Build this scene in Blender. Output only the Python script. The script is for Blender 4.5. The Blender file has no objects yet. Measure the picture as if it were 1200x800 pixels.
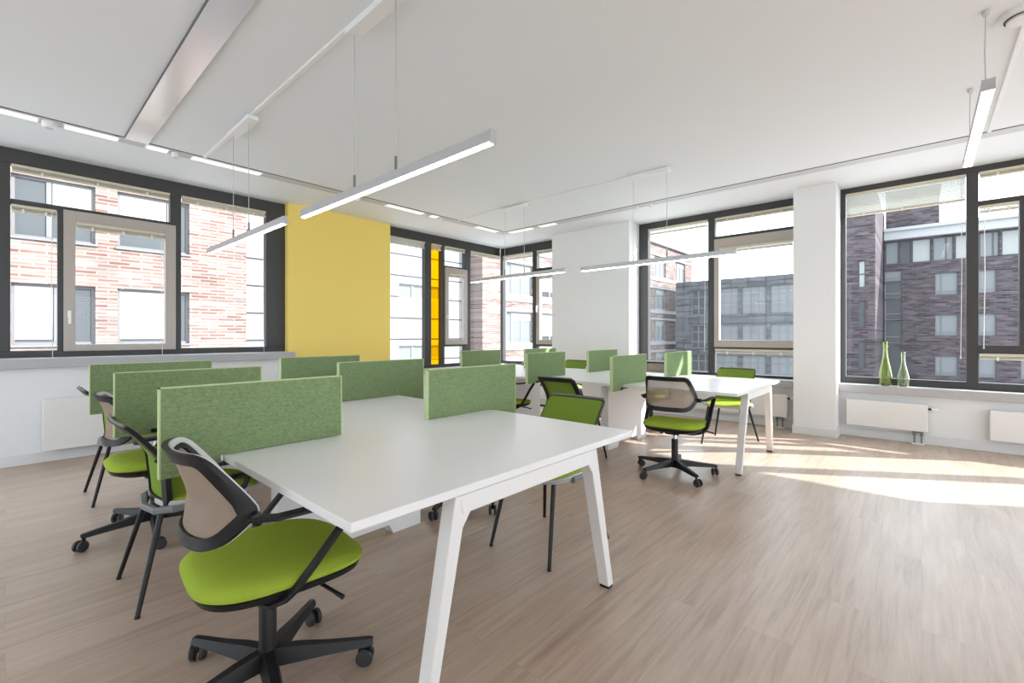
import bpy, bmesh, math, random
from mathutils import Vector, Matrix
random.seed(7)
PI = math.pi
R = math.radians
S = bpy.context.scene
COL = S.collection

# ------------------------------------------------------------------ materials
def srgb(r, g, b):
    f = lambda c: (c/255/12.92) if c/255 <= 0.04045 else ((c/255+0.055)/1.055)**2.4
    return (f(r), f(g), f(b), 1)

def new_mat(name):
    m = bpy.data.materials.new(name)
    m.use_nodes = True
    nt = m.node_tree
    return m, nt, nt.nodes['Principled BSDF'], nt.nodes['Material Output']

def plain(name, col, rough=0.5, metal=0.0, spec=0.5, bump=0.0, bscale=200, var=0.0, vscale=3.0):
    m, nt, p, out = new_mat(name)
    p.inputs['Base Color'].default_value = col
    p.inputs['Roughness'].default_value = rough
    p.inputs['Metallic'].default_value = metal
    p.inputs['Specular IOR Level'].default_value = spec
    tc = nt.nodes.new('ShaderNodeTexCoord')
    if var:
        n = nt.nodes.new('ShaderNodeTexNoise'); n.inputs['Scale'].default_value = vscale
        n.inputs['Detail'].default_value = 4
        nt.links.new(tc.outputs['Object'], n.inputs['Vector'])
        mx = nt.nodes.new('ShaderNodeMix'); mx.data_type = 'RGBA'
        mx.inputs[6].default_value = tuple(c*(1-var) for c in col[:3])+(1,)
        mx.inputs[7].default_value = tuple(min(1, c*(1+var)) for c in col[:3])+(1,)
        nt.links.new(n.outputs['Fac'], mx.inputs[0]); nt.links.new(mx.outputs[2], p.inputs['Base Color'])
    if bump:
        n2 = nt.nodes.new('ShaderNodeTexNoise'); n2.inputs['Scale'].default_value = bscale
        nt.links.new(tc.outputs['Object'], n2.inputs['Vector'])
        b = nt.nodes.new('ShaderNodeBump'); b.inputs['Strength'].default_value = bump
        b.inputs['Distance'].default_value = 0.002
        nt.links.new(n2.outputs['Fac'], b.inputs['Height']); nt.links.new(b.outputs['Normal'], p.inputs['Normal'])
    return m

def felt_mat(name, c1, c2):
    m, nt, p, out = new_mat(name)
    p.inputs['Roughness'].default_value = 0.95
    p.inputs['Specular IOR Level'].default_value = 0.15
    tc = nt.nodes.new('ShaderNodeTexCoord')
    n = nt.nodes.new('ShaderNodeTexNoise'); n.inputs['Scale'].default_value = 105; n.inputs['Detail'].default_value = 8; n.inputs['Roughness'].default_value = 0.65
    mp = nt.nodes.new('ShaderNodeMapping'); mp.inputs['Scale'].default_value = (.7, 1, 1.5)
    nt.links.new(tc.outputs['Object'], mp.inputs['Vector']); nt.links.new(mp.outputs['Vector'], n.inputs['Vector'])
    r = nt.nodes.new('ShaderNodeValToRGB')
    r.color_ramp.elements[0].position = 0.32; r.color_ramp.elements[0].color = c1
    r.color_ramp.elements[1].position = 0.68; r.color_ramp.elements[1].color = c2
    nt.links.new(n.outputs['Fac'], r.inputs['Fac']); nt.links.new(r.outputs['Color'], p.inputs['Base Color'])
    b = nt.nodes.new('ShaderNodeBump'); b.inputs['Strength'].default_value = 0.3; b.inputs['Distance'].default_value = 0.002
    nt.links.new(n.outputs['Fac'], b.inputs['Height']); nt.links.new(b.outputs['Normal'], p.inputs['Normal'])
    return m

def net_mat(name, col, opacity):
    m, nt, p, out = new_mat(name)
    p.inputs['Base Color'].default_value = col
    p.inputs['Roughness'].default_value = 0.8
    p.inputs['Specular IOR Level'].default_value = 0.2
    t = nt.nodes.new('ShaderNodeBsdfTransparent')
    mx = nt.nodes.new('ShaderNodeMixShader')
    mx.inputs[0].default_value = opacity
    nt.links.new(t.outputs[0], mx.inputs[1]); nt.links.new(p.outputs[0], mx.inputs[2])
    nt.links.new(mx.outputs[0], out.inputs['Surface'])
    return m

def glass_mat(name, tint=(1, 1, 1, 1), refl=0.06):
    m, nt, p, out = new_mat(name)
    nt.nodes.remove(p)
    t = nt.nodes.new('ShaderNodeBsdfTransparent'); t.inputs[0].default_value = tint
    g = nt.nodes.new('ShaderNodeBsdfGlossy'); g.inputs['Roughness'].default_value = 0.0
    lw = nt.nodes.new('ShaderNodeFresnel')
    ge = nt.nodes.new('ShaderNodeNewGeometry')      # same air-to-glass reflectance on both faces of the pane
    mr = nt.nodes.new('ShaderNodeMapRange'); mr.inputs[3].default_value = 1.45; mr.inputs[4].default_value = 1/1.45
    nt.links.new(ge.outputs['Backfacing'], mr.inputs[0]); nt.links.new(mr.outputs[0], lw.inputs['IOR'])
    mul = nt.nodes.new('ShaderNodeMath'); mul.operation = 'MULTIPLY'; mul.inputs[1].default_value = 0.22
    mul.use_clamp = True
    mx = nt.nodes.new('ShaderNodeMixShader')
    nt.links.new(lw.outputs[0], mul.inputs[0]); nt.links.new(mul.outputs[0], mx.inputs[0])
    nt.links.new(t.outputs[0], mx.inputs[1]); nt.links.new(g.outputs[0], mx.inputs[2])
    nt.links.new(mx.outputs[0], out.inputs['Surface'])
    return m

def brick_mat(name, axis, c1, c2, mortar, bw=0.25, rh=0.078, ms=0.010, off=0.5, patch=0.5, rough=0.9, pscale=0.8):
    m, nt, p, out = new_mat(name)
    p.inputs['Roughness'].default_value = rough
    p.inputs['Specular IOR Level'].default_value = 0.2
    tc = nt.nodes.new('ShaderNodeTexCoord')
    sp = nt.nodes.new('ShaderNodeSeparateXYZ'); cb = nt.nodes.new('ShaderNodeCombineXYZ')
    nt.links.new(tc.outputs['Object'], sp.inputs[0])
    nt.links.new(sp.outputs[0 if axis == 'A' else 1], cb.inputs[0]); nt.links.new(sp.outputs[2], cb.inputs[1])
    b = nt.nodes.new('ShaderNodeTexBrick')
    b.offset = off
    b.inputs['Color1'].default_value = c1; b.inputs['Color2'].default_value = c2
    b.inputs['Mortar'].default_value = mortar; b.inputs['Scale'].default_value = 1
    b.inputs['Mortar Size'].default_value = ms; b.inputs['Brick Width'].default_value = bw
    b.inputs['Row Height'].default_value = rh; b.inputs['Bias'].default_value = 0.0
    nt.links.new(cb.outputs[0], b.inputs['Vector'])
    n = nt.nodes.new('ShaderNodeTexNoise'); n.inputs['Scale'].default_value = pscale; n.inputs['Detail'].default_value = 6
    mp = nt.nodes.new('ShaderNodeMapping'); mp.inputs['Scale'].default_value = (1.0, 6.0, 1)
    nt.links.new(cb.outputs[0], mp.inputs[0]); nt.links.new(mp.outputs[0], n.inputs['Vector'])
    r = nt.nodes.new('ShaderNodeValToRGB')
    r.color_ramp.elements[0].position = 0.4; r.color_ramp.elements[0].color = (1-patch,)*3+(1,)
    r.color_ramp.elements[1].position = 0.62; r.color_ramp.elements[1].color = (1.0,)*3+(1,)
    nt.links.new(n.outputs['Fac'], r.inputs['Fac'])
    mx = nt.nodes.new('ShaderNodeMix'); mx.data_type = 'RGBA'; mx.blend_type = 'MULTIPLY'
    mx.inputs[0].default_value = 1.0
    nt.links.new(b.outputs['Color'], mx.inputs[6]); nt.links.new(r.outputs['Color'], mx.inputs[7])
    nt.links.new(mx.outputs[2], p.inputs['Base Color'])
    return m

def floor_mat():
    m, nt, p, out = new_mat('vinyl_planks')
    p.inputs['Roughness'].default_value = 0.40
    p.inputs['Specular IOR Level'].default_value = 0.8
    p.inputs['Coat Weight'].default_value = 0.12
    p.inputs['Coat Roughness'].default_value = 0.30
    tc = nt.nodes.new('ShaderNodeTexCoord')
    b = nt.nodes.new('ShaderNodeTexBrick')
    b.offset = 0.37; b.offset_frequency = 2; b.squash = 1
    b.inputs['Color1'].default_value = (0.0, 0.0, 0.0, 1); b.inputs['Color2'].default_value = (1, 1, 1, 1)
    b.inputs['Mortar'].default_value = (0.5, 0.5, 0.5, 1)
    b.inputs['Scale'].default_value = 1; b.inputs['Mortar Size'].default_value = 0.0012
    b.inputs['Brick Width'].default_value = 1.25; b.inputs['Row Height'].default_value = 0.184
    nt.links.new(tc.outputs['Object'], b.inputs['Vector'])
    # grain, shifted per plank
    add = nt.nodes.new('ShaderNodeVectorMath'); add.operation = 'MULTIPLY_ADD'
    nt.links.new(b.outputs['Color'], add.inputs[0]); add.inputs[1].default_value = (13.0, 7.0, 5.0)
    nt.links.new(tc.outputs['Object'], add.inputs[2])
    mp = nt.nodes.new('ShaderNodeMapping'); mp.inputs['Scale'].default_value = (1.15, 19, 1)
    nt.links.new(add.outputs[0], mp.inputs[0])
    n = nt.nodes.new('ShaderNodeTexNoise'); n.inputs['Scale'].default_value = 1.6; n.inputs['Detail'].default_value = 9
    n.inputs['Roughness'].default_value = 0.66; n.inputs['Distortion'].default_value = 0.7
    nt.links.new(mp.outputs[0], n.inputs['Vector'])
    mp2 = nt.nodes.new('ShaderNodeMapping'); mp2.inputs['Scale'].default_value = (0.9, 3.2, 1)
    nt.links.new(add.outputs[0], mp2.inputs[0])
    n2 = nt.nodes.new('ShaderNodeTexNoise'); n2.inputs['Scale'].default_value = 1.4; n2.inputs['Detail'].default_value = 3
    nt.links.new(mp2.outputs[0], n2.inputs['Vector'])
    r = nt.nodes.new('ShaderNodeValToRGB')
    e = r.color_ramp.elements
    e[0].position = 0.28; e[0].color = FLOOR_D
    e[1].position = 0.70; e[1].color = FLOOR_L
    k = e.new(0.48); k.color = FLOOR_M
    mixn = nt.nodes.new('ShaderNodeMix'); mixn.data_type = 'FLOAT'; mixn.inputs[0].default_value = 0.36
    nt.links.new(n.outputs['Fac'], mixn.inputs[2]); nt.links.new(n2.outputs['Fac'], mixn.inputs[3])
    nt.links.new(mixn.outputs[0], r.inputs['Fac'])
    # per plank tone
    tone = nt.nodes.new('ShaderNodeMapRange'); tone.inputs[3].default_value = 0.97; tone.inputs[4].default_value = 1.03
    nt.links.new(b.outputs['Color'], tone.inputs[0])
    mul = nt.nodes.new('ShaderNodeMix'); mul.data_type = 'RGBA'; mul.blend_type = 'MULTIPLY'; mul.inputs[0].default_value = 1
    nt.links.new(r.outputs['Color'], mul.inputs[6]); nt.links.new(tone.outputs[0], mul.inputs[7])
    dark = nt.nodes.new('ShaderNodeMix'); dark.data_type = 'RGBA'
    dark.inputs[7].default_value = (FLOOR_D[0]*0.55, FLOOR_D[1]*0.55, FLOOR_D[2]*0.55, 1)
    fm = nt.nodes.new('ShaderNodeMath'); fm.operation = 'MULTIPLY'; fm.inputs[1].default_value = 0.18
    nt.links.new(b.outputs['Fac'], fm.inputs[0]); nt.links.new(fm.outputs[0], dark.inputs[0])
    nt.links.new(mul.outputs[2], dark.inputs[6])
    nt.links.new(dark.outputs[2], p.inputs['Base Color'])
    bp = nt.nodes.new('ShaderNodeBump'); bp.inputs['Strength'].default_value = 0.08; bp.inputs['Distance'].default_value = 0.002
    nt.links.new(n.outputs['Fac'], bp.inputs['Height']); nt.links.new(bp.outputs['Normal'], p.inputs['Normal'])
    return m

def steel_mat():
    m, nt, p, out = new_mat('brushed_steel')
    p.inputs['Base Color'].default_value = (0.84, 0.84, 0.84, 1)
    p.inputs['Metallic'].default_value = 1
    p.inputs['Roughness'].default_value = 0.24
    tc = nt.nodes.new('ShaderNodeTexCoord')
    mp = nt.nodes.new('ShaderNodeMapping'); mp.inputs['Scale'].default_value = (160, 1.0, 1)
    n = nt.nodes.new('ShaderNodeTexNoise'); n.inputs['Scale'].default_value = 2
    nt.links.new(tc.outputs['Object'], mp.inputs[0]); nt.links.new(mp.outputs[0], n.inputs['Vector'])
    b = nt.nodes.new('ShaderNodeBump'); b.inputs['Strength'].default_value = 0.05; b.inputs['Distance'].default_value = 0.001
    nt.links.new(n.outputs['Fac'], b.inputs['Height']); nt.links.new(b.outputs['Normal'], p.inputs['Normal'])
    return m

def emit_mat(name, col, strength):
    m, nt, p, out = new_mat(name)
    p.inputs['Base Color'].default_value = (0.85, 0.85, 0.85, 1)
    p.inputs['Emission Color'].default_value = col
    p.inputs['Emission Strength'].default_value = strength
    return m

FLOOR_D = (0.285, 0.198, 0.143, 1); FLOOR_M = (0.440, 0.328, 0.250, 1); FLOOR_L = (0.560, 0.448, 0.358, 1)
M = dict(
    wall=plain('white_paint', (0.79, 0.805, 0.81, 1), 0.85, bump=0.15, bscale=350),
    ceil=plain('ceiling_paint', (0.805, 0.838, 0.862, 1), 0.9, bump=0.1, bscale=300),
    yellow=plain('yellow_paint', (0.92, 0.70, 0.185, 1), 0.8, bump=0.15, bscale=350),
    floor=floor_mat(),
    anth=plain('anthracite_metal', (0.052, 0.052, 0.051, 1), 0.42, 0.0, 0.35),
    taupe=plain('taupe_metal', (0.43, 0.38, 0.335, 1), 0.42, 0.0),
    sill=plain('grey_sill', (0.42, 0.42, 0.44, 1), 0.4),
    sillw=plain('white_sill', (0.43, 0.43, 0.43, 1), 0.4),
    base=plain('baseboard_white', (0.72, 0.73, 0.74, 1), 0.5),
    glass=glass_mat('window_glass'),
    amber=glass_mat('amber_glass', (1.0, 0.68, 0.03, 1)),
    cream=plain('cream_blind', (0.62, 0.56, 0.42, 1), 0.5),
    slat=plain('pale_slats', (0.62, 0.63, 0.58, 1), 0.5),
    cord=plain('white_cord', (0.75, 0.74, 0.72, 1), 0.7),
    lam=plain('white_laminate', (0.80, 0.80, 0.80, 1), 0.30, spec=0.5),
    powder=plain('white_powder_coat', (0.78, 0.77, 0.76, 1), 0.42),
    felt=felt_mat('green_felt', (0.140, 0.208, 0.098, 1), (0.250, 0.325, 0.165, 1)),
    edge=plain('pale_green_edge', (0.45, 0.55, 0.28, 1), 0.6),
    black=plain('black_plastic', (0.010, 0.010, 0.011, 1), 0.45, spec=0.35),
    blackm=plain('black_steel', (0.009, 0.009, 0.010, 1), 0.4, spec=0.35),
    tyre=plain('grey_rubber', (0.03, 0.03, 0.033, 1), 0.55),
    lime=plain('lime_fabric', (0.325, 0.435, 0.042, 1), 0.85, spec=0.2, bump=0.3, bscale=900, var=0.06, vscale=12),
    net=net_mat('beige_net', (0.34, 0.262, 0.203, 1), 0.80),
    gnet=net_mat('green_net', (0.185, 0.290, 0.035, 1), 0.86),
    liner=plain('pale_grey_plastic', (0.55, 0.54, 0.54, 1), 0.45),
    shell=plain('grey_seat_shell', (0.46, 0.455, 0.45, 1), 0.5),
    grey=plain('mid_grey_plastic', (0.17, 0.17, 0.18, 1), 0.45),
    chrome=plain('chrome', (0.8, 0.8, 0.8, 1), 0.12, 1.0),
    alu=plain('aluminium', (0.58, 0.58, 0.59, 1), 0.38, 0.6),
    slotg=plain('slot_grey', (0.58, 0.58, 0.585, 1), 0.5),
    lamp=plain('lamp_grey', (0.47, 0.47, 0.475, 1), 0.38, 0.3),
    white=plain('white_plastic', (0.82, 0.82, 0.82, 1), 0.4),
    diff=emit_mat('lamp_diffuser', (1, 0.99, 0.97, 1), 12.0),
    diffon=emit_mat('bright_diffuser', (1, 0.99, 0.97, 1), 6.0),
    slotd=emit_mat('slot_diffuser', (1, 0.99, 0.97, 1), 0.55),
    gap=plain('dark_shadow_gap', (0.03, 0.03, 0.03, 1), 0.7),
    steel=steel_mat(),
    rad=plain('radiator_enamel', (0.78, 0.775, 0.76, 1), 0.35),
    brickA=brick_mat('red_brick', 'A', (0.180, 0.078, 0.056, 1), (0.260, 0.205, 0.180, 1), (0.250, 0.235, 0.225, 1), 0.5, 0.105, 0.022, patch=0.35),
    brickB=brick_mat('dark_brick', 'B', (0.048, 0.038, 0.043, 1), (0.120, 0.098, 0.108, 1), (0.11, 0.10, 0.105, 1), 0.6, 0.19, 0.024, patch=0.35),
    brickC=brick_mat('dark_brick_return', 'A', (0.55, 0.24, 0.18, 1), (0.80, 0.55, 0.48, 1), (0.7, 0.6, 0.55, 1), 0.6, 0.2, 0.022, patch=0.25),
    panelA=brick_mat('white_facade_panels', 'A', (0.20, 0.20, 0.205, 1), (0.24, 0.24, 0.245, 1), (0.035, 0.035, 0.04, 1), 2.4, 1.02, 0.035, off=0.0, patch=0.05, rough=0.5),
    panelB=brick_mat('grey_facade_panels', 'B', (0.085, 0.088, 0.095, 1), (0.12, 0.122, 0.13, 1), (0.04, 0.04, 0.045, 1), 1.3, 0.55, 0.03, off=0.0, patch=0.3, rough=0.5),
    pale=plain('pale_render', (0.32, 0.32, 0.325, 1), 0.7),
    greyr=plain('grey_render', (0.13, 0.13, 0.135, 1), 0.6),
    greyx=plain('grey_render_light', (0.22, 0.22, 0.23, 1), 0.7),
    exdark=plain('dark_window_frame', (0.05, 0.05, 0.055, 1), 0.5),
    exwhite=plain('white_window_frame', (0.26, 0.26, 0.26, 1), 0.5),
    exglass=plain('facade_glass', (0.15, 0.162, 0.168, 1), 0.3, 0.0, 0.3),
    exglassd=plain('dark_facade_glass', (0.06, 0.066, 0.07, 1), 0.3, 0.0, 0.3),
    exshade=plain('pale_roller_shade', (0.27, 0.285, 0.27, 1), 0.6),
    ground=plain('pale_paving', (0.46, 0.455, 0.45, 1), 0.9, var=0.1),  # ground tone lightened to bounce daylight up onto the ceilings
    pipe=plain('grey_pipe', (0.20, 0.20, 0.21, 1), 0.4, 0.3),
)
def bottle_glass(name, col, rough=0.03):
    m, nt, p, out = new_mat(name)
    p.inputs['Base Color'].default_value = col
    p.inputs['Roughness'].default_value = rough
    p.inputs['Transmission Weight'].default_value = 0.85
    p.inputs['IOR'].default_value = 1.45
    return m
M['bottle1'] = bottle_glass('green_bottle_glass', (0.62, 0.78, 0.26, 1))
M['bottle2'] = bottle_glass('pale_green_bottle_glass', (0.74, 0.86, 0.62, 1))
M['bottle0'] = bottle_glass('clear_bottle_glass', (0.75, 0.80, 0.76, 1))

# ------------------------------------------------------------------ mesh builder
class MB:
    def __init__(self): self.bm = bmesh.new()
    def _merge(self, t):
        me = bpy.data.meshes.new('tmp'); t.to_mesh(me); t.free()
        self.bm.from_mesh(me); bpy.data.meshes.remove(me)
    def box(self, x0, x1, y0, y1, z0, z1, bev=0.0, seg=2):
        x0, x1 = min(x0, x1), max(x0, x1); y0, y1 = min(y0, y1), max(y0, y1); z0, z1 = min(z0, z1), max(z0, z1)
        t = bmesh.new()
        v = [t.verts.new(p) for p in ((x0,y0,z0),(x1,y0,z0),(x1,y1,z0),(x0,y1,z0),(x0,y0,z1),(x1,y0,z1),(x1,y1,z1),(x0,y1,z1))]
        for f in ((3,2,1,0),(4,5,6,7),(0,1,5,4),(1,2,6,5),(2,3,7,6),(3,0,4,7)): t.faces.new([v[i] for i in f])
        if bev:
            bev = min(bev, 0.45*min(x1-x0, y1-y0, z1-z0))
            bmesh.ops.bevel(t, geom=t.edges[:], offset=bev, segments=seg, affect='EDGES', profile=0.5)
        self._merge(t); return self
    def hexa(self, bot, top, bev=0.0):
        t = bmesh.new()
        v = [t.verts.new(p) for p in list(bot)+list(top)]
        for f in ((3,2,1,0),(4,5,6,7),(0,1,5,4),(1,2,6,5),(2,3,7,6),(3,0,4,7)): t.faces.new([v[i] for i in f])
        bmesh.ops.recalc_face_normals(t, faces=t.faces[:])
        if bev: bmesh.ops.bevel(t, geom=t.edges[:], offset=bev, segments=2, affect='EDGES', profile=0.5)
        self._merge(t); return self
    def loft(self, rings, cap=True, closed=False):
        t = bmesh.new()
        R = [[t.verts.new(p) for p in r] for r in rings]
        n = len(R[0]); m = len(R)
        for i in range(m if closed else m-1):
            a, b = R[i], R[(i+1) % m]
            for j in range(n):
                t.faces.new((a[j], a[(j+1) % n], b[(j+1) % n], b[j]))
        if cap and not closed:
            t.faces.new(list(reversed(R[0]))); t.faces.new(R[-1])
        bmesh.ops.recalc_face_normals(t, faces=t.faces[:])
        self._merge(t); return self
    def lathe(self, prof, n=24, c=(0, 0, 0), cap=True):
        rings = [[(c[0]+r*math.cos(2*PI*k/n), c[1]+r*math.sin(2*PI*k/n), c[2]+z) for k in range(n)] for r, z in prof]
        return self.loft(rings, cap)
    def tube(self, pts, r, n=10, flat=None, up=(0, 0, 1), closed=False):
        """round tube, or with flat=(w, t) a rectangular bar, along pts; r may be a list"""
        P = [Vector(p) for p in pts]; rings = []; m = len(P)
        prev = None
        for i, p in enumerate(P):
            if closed: d = (P[(i+1) % m]-P[i-1])
            else: d = (P[min(i+1, m-1)]-P[max(i-1, 0)])
            d.normalize()
            u = Vector(up) if prev is None else prev
            a = d.cross(u)
            if a.length < 1e-4: a = d.cross(Vector((1, 0, 0)))
            a.normalize(); b = a.cross(d).normalized(); prev = b
            if flat:
                w, t = flat[i] if isinstance(flat, list) else flat
                c = 0.25*min(w, t)
                q = [(w/2-c, t/2), (w/2, t/2-c), (w/2, -t/2+c), (w/2-c, -t/2), (-w/2+c, -t/2), (-w/2, -t/2+c), (-w/2, t/2-c), (-w/2+c, t/2)]
                rings.append([p+a*x+b*y for x, y in q])
            else:
                rr = r[i] if isinstance(r, (list, tuple)) else r
                rings.append([p+a*(rr*math.cos(2*PI*k/n))+b*(rr*math.sin(2*PI*k/n)) for k in range(n)])
        return self.loft(rings, True, closed)
    def prism(self, poly, axis, d0, d1):
        """polygon in the plane normal to axis, extruded d0..d1 (axis 'y': (x,z); 'x': (y,z); 'z': (x,y))"""
        f = {'y': lambda a, b, d: (a, d, b), 'x': lambda a, b, d: (d, a, b), 'z': lambda a, b, d: (a, b, d)}[axis]
        return self.loft([[f(a, b, d0) for a, b in poly], [f(a, b, d1) for a, b in poly]])
    def build(self, name, mat, parent=None, smooth=False, off=(0, 0, 0)):
        bmesh.ops.recalc_face_normals(self.bm, faces=self.bm.faces[:]) if not smooth else None
        if any(off):
            bmesh.ops.translate(self.bm, verts=self.bm.verts[:], vec=tuple(-c for c in off))
        me = bpy.data.meshes.new(name); self.bm.to_mesh(me); self.bm.free()
        me.materials.append(mat)
        if smooth:
            me.polygons.foreach_set('use_smooth', [True]*len(me.polygons))
            me.set_sharp_from_angle(angle=math.radians(38))
        o = bpy.data.objects.new(name, me); COL.objects.link(o)
        if parent is not None: o.parent = parent
        return o

def tag(o, label, cat, group=None):
    o['label'] = label; o['category'] = cat
    if group: o['group'] = group
    return o
def thing(name, label, cat, loc=(0, 0, 0), rz=0.0, group=None):
    o = bpy.data.objects.new(name, None); COL.objects.link(o)
    o.empty_display_size = 0.1
    o.location = loc; o.rotation_euler = (0, 0, rz)
    return tag(o, label, cat, group)
def struct_root(name, loc=(0, 0, 0)):
    o = bpy.data.objects.new(name, None); COL.objects.link(o); o.location = loc; o['kind'] = 'structure'; return o
def struct(name, mb, mat):
    o = mb.build(name, mat); o['kind'] = 'structure'; return o
def kids(o): return [c for c in bpy.data.objects if c.parent == o]
def copy_tree(o, parent=None):
    c = o.copy(); COL.objects.link(c); c.parent = parent
    for ch in kids(o): copy_tree(ch, c)
    return c

# axis helper: 'A' runs along x (a = x, depth = y); 'B' runs along y (a = y, depth = x)
def abox(mb, ax, a0, a1, d0, d1, z0, z1, bev=0.0):
    if ax == 'A': mb.box(a0, a1, d0, d1, z0, z1, bev)
    else: mb.box(d0, d1, a0, a1, z0, z1, bev)
    return mb
def apt(ax, a, d, z): return (a, d, z) if ax == 'A' else (d, a, z)

# ------------------------------------------------------------------ room shell
H = 3.0
YA, XB = 6.50, 6.90          # glazing planes
X0, Y0 = -3.6, -5.2          # room's far ends behind the camera
mb = MB(); mb.box(X0, 7.0, Y0, 6.6, -0.12, 0); struct('floor', mb, M['floor'])
SA0, SA1, SB0, SB1 = 5.375, 5.545, 5.80, 5.97
mb = MB()
mb.box(X0-.2, SB0, Y0-.2, SA0, H, H+0.3)
mb.box(X0-.2, 7.15, SA1, 6.85, H, H+0.3)
mb.box(SB1, 7.15, Y0-.2, SA1, H, H+0.3)
mb.box(X0-.2, SB1, SA0, SA1, H+0.06, H+0.3)
mb.box(SB0, SB1, Y0-.2, SA0, H+0.06, H+0.3)
struct('ceiling', mb, M['ceil'])
# slot linings
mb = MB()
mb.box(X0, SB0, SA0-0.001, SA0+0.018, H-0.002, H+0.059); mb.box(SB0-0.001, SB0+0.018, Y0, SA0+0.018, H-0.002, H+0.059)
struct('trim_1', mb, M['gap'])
mb = MB()
mb.box(X0, SB1, SA0+0.018, SA1, H-0.003, H+0.02); mb.box(SB0+0.018, SB1, Y0, SA0+0.018, H-0.003, H+0.02)
struct('trim_2', mb, M['slotg'])
# walls
mb = MB()
mb.box(X0-.2, 2.57, 6.20, 6.62, 0, 0.93)           # parapet below the long window
mb.box(4.17, 7.1, 6.44, 6.62, 0, 0.60)
struct('wall_left', mb, M['wall'])
mb = MB(); mb.box(2.57, 4.17, 6.40, 6.66, 0, H); struct('wall_pillar', mb, M['yellow'])
mb = MB()
mb.box(6.80, 7.1, Y0-.2, 6.44, 0, 0.60)
mb.box(6.56, 7.1, 3.42, 4.93, 0, H)
mb.box(6.80, 7.1, Y0-.2, -4.2, 0.6, H)
struct('wall_right', mb, M['wall'])
mb = MB(); mb.box(6.50, 7.1, 0.746, 1.177, 0, H); struct('wall_column', mb, M['wall'])
mb = MB(); mb.box(X0-.2, 7.1, Y0-.2, Y0, 0, 0.25); mb.box(X0-.2, 7.1, Y0-.2, Y0, 2.35, H)  # unseen back wall, with openings added so sun bounces into the room
for xx in (X0-.1, -1.2, 1.2, 3.6, 6.5): mb.box(xx-.1, xx+.1, Y0-.2, Y0, 0.25, 2.35)
mb.box(6.5, 7.1, Y0-.2, Y0, 0.25, 2.35)
struct('wall_back', mb, M['wall'])
mb = MB()
mb.box(X0-.2, X0, Y0, 6.2, 0, 0.15); mb.box(X0-.2, X0, Y0, 6.2, 2.85, H)
mb.box(X0-.2, X0, Y0, 1.6, 0, H); mb.box(X0-.2, X0, 6.1, 6.62, 0, H)
for yy in (2.7, 4.4): mb.box(X0-.2, X0, yy-.06, yy+.06, 0.15, 2.85)
struct('wall_unseen_open', mb, M['wall'])  # unseen wall; its wide opening is added to light the left side
# baseboards
mb = MB(); mb.box(X0, 2.57, 6.188, 6.20, 0, 0.10, .003); mb.box(2.57, 4.17, 6.388, 6.40, 0, .10, .003); mb.box(4.17, 6.8, 6.428, 6.44, 0, .10, .003)
struct('baseboard_left', mb, M['base'])
mb = MB()
mb.box(6.788, 6.80, Y0, 0.746, 0, 0.10, .003); mb.box(6.788, 6.80, 1.177, 3.42, 0, 0.10, .003); mb.box(6.788, 6.80, 4.93, 6.42, 0, .1, .003)
mb.box(6.488, 6.50, 0.734, 1.189, 0, 0.10, .003); mb.box(6.50, 6.79, 0.734, 0.746, 0, 0.10, .003); mb.box(6.50, 6.79, 1.177, 1.189, 0, .10, .003)
mb.box(6.548, 6.56, 3.408, 4.942, 0, 0.10, .003); mb.box(6.56, 6.79, 3.408, 3.42, 0, .1, .003)
struct('baseboard_right', mb, M['base'])
# sills
mb = MB(); mb.box(X0, 2.56, 6.13, 6.50, 0.895, 0.983, .004); struct('trim_3', mb, M['sill'])
mb = MB(); mb.box(6.715, 6.90, Y0, 0.745, 0.53, 0.622, .004); struct('trim_4', mb, M['sillw'])
mb = MB(); mb.box(6.715, 6.90, 1.178, 3.419, 0.53, 0.622, .004); struct('trim_5', mb, M['sillw'])
mb = MB(); mb.box(4.171, 6.79, 6.36, 6.50, 0.53, 0.622, .004); mb.box(6.715, 6.90, 4.931, 6.36, 0.53, 0.622, .004); struct('trim_6', mb, M['sillw'])

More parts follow.
